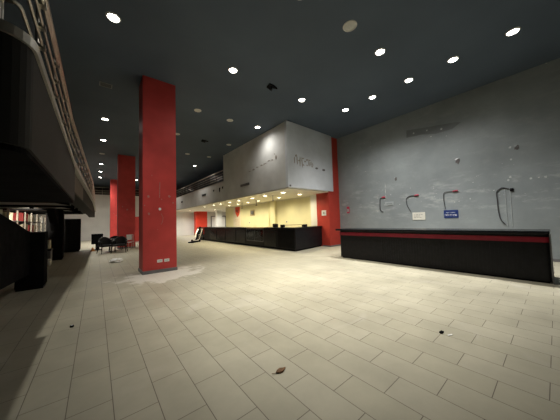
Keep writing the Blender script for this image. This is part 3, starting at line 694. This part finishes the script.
for x, ys_ in lits.items():
    for i, y in enumerate(ys_):
        lab = 'bright lit downlight, %s in the %s' % (ordn[i], rowname[x])
        if first[0]: o = lit; o.location = (x, y, CEIL); o['label'] = lab; first[0] = False
        else: o = copy_thing(lit, (x, y, CEIL), None, lab)
for o in [o for o in COL.objects if o.get('group') == 'lit ceiling downlights']:
    x, y = o.location.x, o.location.y
    pw, ang, sp = (420, 92, 285) if x > 8 else (460, 74, 34) if x > 6 else (1650, 63, 8) if x > 3 else (380, 96, 14)
    if x > 8 and 1 < y < 2: sp = 130
    if 6 < x < 7 and y < 4: pw, ang = 620, 86
    if x > 8 and y < 1: pw, sp = 500, 12
    if x > 6 and x < 8 and y > 9: pw, ang, sp = (50, 116, 105) if y < 12 else (60, 90, 130)
    if 3 < x < 4 and 5 < y < 7: pw, sp = 900, 125
    if x < 1 and y > 20: pw, sp = 720, 330
    tint = (1, .975, .93) if x > 8 else WARM
    spot('bulb', 0, 0, -.05, pw, tint, ang, o, 1.0)
    spot('bulb_spill', 0, 0, -.05, sp, tint, 126 if x > 8 else 156, o, 1.0).rotation_euler = (0, math.radians(-10) if x > 8 else 0, 0)
deads = {3.25: [9.2, 12.3], 4.75: [9.27, 15.5], 6.2: [12.3, 15.4], .27: [18.4]}
for x, ys_ in deads.items():
    for i, y in enumerate(ys_):
        lab = 'unlit round downlight, %s unlit one in the %s' % ({3.25: ['nearer', 'farther'], 4.75: ['nearer', 'farther'], 6.2: ['nearer', 'farther'], .27: ['only']}[x][i], rowname[x])
        if first[1]: o = dead; o.location = (x, y, CEIL); o['label'] = lab; first[1] = False
        else: o = copy_thing(dead, (x, y, CEIL), None, lab)
sp_ = thing('ceiling_speaker', 'large round white speaker grille in the ceiling', 'speaker', (4.77, 2.93, CEIL))
MB().lathe([(.135, -.006), (.14, -.02), (.16, -.015), (.17, 0), (.135, 0)], 32).build('rim', M['ring'], sp_, True)
MB().lathe([(0, -.022), (.07, -.018), (.136, -.006)], 32).build('grille', M['lamp_off'], sp_, True)
for x, y, lab in ((4.7, 6.02, 'dark angular projector mount on ceiling, nearer one'), (4.73, 12.44, 'dark angular projector mount on ceiling, farther one')):
    t = thing('ceiling_mount', lab, 'mount', (x, y, CEIL), .5, 'dark mounts on the ceiling')
    MB().prism([(-.18, -.02), (-.05, .16), (.22, .1), (.06, .0), (.2, -.14), (-.02, -.1)], -.05, 0).build('plate', M['black_matte'], t); MB().tube([(0, 0, -.05), (0, 0, -.13)], .03, 10).build('stem', M['black'], t)
t = thing('hatch', 'small square frame in ceiling by the left mezzanine', 'hatch', (.22, 9.25, CEIL))
fr = MB()
for a in ((-.17, .17, -.14, -.115), (-.17, .17, .115, .14), (-.17, -.145, -.115, .115), (.145, .17, -.115, .115)): fr.box(a[0], a[1], a[2], a[3], -.012, 0)
fr.build('frame', M['dark_ring'], t); MB().box(-.145, .145, -.115, .115, -.006, 0).build('panel', M['mid_wall'], t)

# warm lamps under the balcony soffit
wl = thing('soffit_downlight', 'x', 'ceiling light', (0, 0, 3.0), group='warm downlights under the balcony')
MB().lathe([(.12, -.003), (.123, -.014), (.14, -.01), (.15, 0), (.12, 0)], 24).build('bezel', M['ring'], wl, True)
MB().lathe([(0, -.010), (.08, -.008), (.121, -.003)], 24).build('lens', M['warm_lamp'], wl, True)
f0 = True
for x, nm, ys_ in ((7.72, 'front', [9.13, 10.8, 12.2, 13.95, 15.35, 16.9, 18.3, 20.4]), (9.15, 'back', [9.36, 11.28, 13.67, 15.1, 16.7, 18.3])):
    for i, y in enumerate(ys_):
        lab = 'warm downlight under balcony, %s from the corner in the %s line' % (ordn[i], nm)
        if f0: o = wl; o.location = (x, y, 3.0); o['label'] = lab; f0 = False
        else: o = copy_thing(wl, (x, y, 3.0), None, lab)
for o in [o for o in COL.objects if o.get('group') == 'warm downlights under the balcony']:
    spot('bulb', 0, 0, -.04, 122, (1, .88, .60), 160, o, .8)
# neutral lamps over the passage behind the bar
pl = thing('soffit_downlight', 'white downlight over the passage beyond bar, nearer one', 'ceiling light', (10.5, 24.5, 3.0), group='passage downlights')
MB().lathe([(.12, -.003), (.123, -.014), (.14, -.01), (.15, 0), (.12, 0)], 24).build('bezel', M['ring'], pl, True)
MB().lathe([(0, -.010), (.08, -.008), (.121, -.003)], 24).build('lens', M['warm_lamp'], pl, True)
p2 = copy_thing(pl, (8.6, 27.3, 3.0), None, 'white downlight over the passage beyond bar, left of red pillar')
p3 = copy_thing(pl, (13.6, 27.3, 3.0), None, 'white downlight over the passage beyond bar, by the door')
for o in (pl, p2, p3): spot('bulb', 0, 0, -.04, 420, (1, .95, .86), 165, o, .8)
# unseen lamp added under the deck to brighten the storage shelving
sl_ = thing('shelf_fill_light', 'small added fill lamp below mezzanine deck over the storage shelving', 'light', (-1.95, 12.9, 2.33))
MB().lathe([(0, 0), (.06, 0), (.06, -.05), (.045, -.06), (0, -.06)], 16).build('housing', M['black'], sl_, True)
l = bpy.data.lights.new('bulb', 'SPOT'); l.energy = 420; l.color = (1, .9, .72); l.spot_size = math.radians(60); l.spot_blend = .5; l.shadow_soft_size = .05
lo = bpy.data.objects.new('bulb', l); COL.objects.link(lo); lo.parent = sl_; lo.location = (0, 0, -.08)
lo.rotation_euler = (Vector((-2.65, 16.0, 1.4)) - Vector((-1.95, 12.9, 2.25))).to_track_quat('-Z', 'Y').to_euler()

# ------------------------------------------------------------------ world, camera, view
w = bpy.data.worlds.new('World'); S.world = w; w.use_nodes = True
w.node_tree.nodes['Background'].inputs[0].default_value = (.5, .55, .6, 1); w.node_tree.nodes['Background'].inputs[1].default_value = .0
cam = bpy.data.cameras.new('camera'); co = bpy.data.objects.new('camera', cam); COL.objects.link(co)
cam.sensor_fit = 'HORIZONTAL'; cam.sensor_width = 36; cam.lens = 36*225.5/560; cam.clip_start = .05; cam.clip_end = 200
right = Vector((.77504, -.63121, -.02989)); up = Vector((-.00732, -.05626, .99839)); back = right.cross(up)
co.matrix_world = Matrix(((right.x, up.x, back.x, 0), (right.y, up.y, back.y, 0), (right.z, up.z, back.z, 1.5), (0, 0, 0, 1)))
S.camera = co
S.view_settings.view_transform = 'Standard'; S.view_settings.look = 'None'; S.view_settings.gamma = 1; S.view_settings.use_curve_mapping = False
S.view_settings.exposure = 0.0
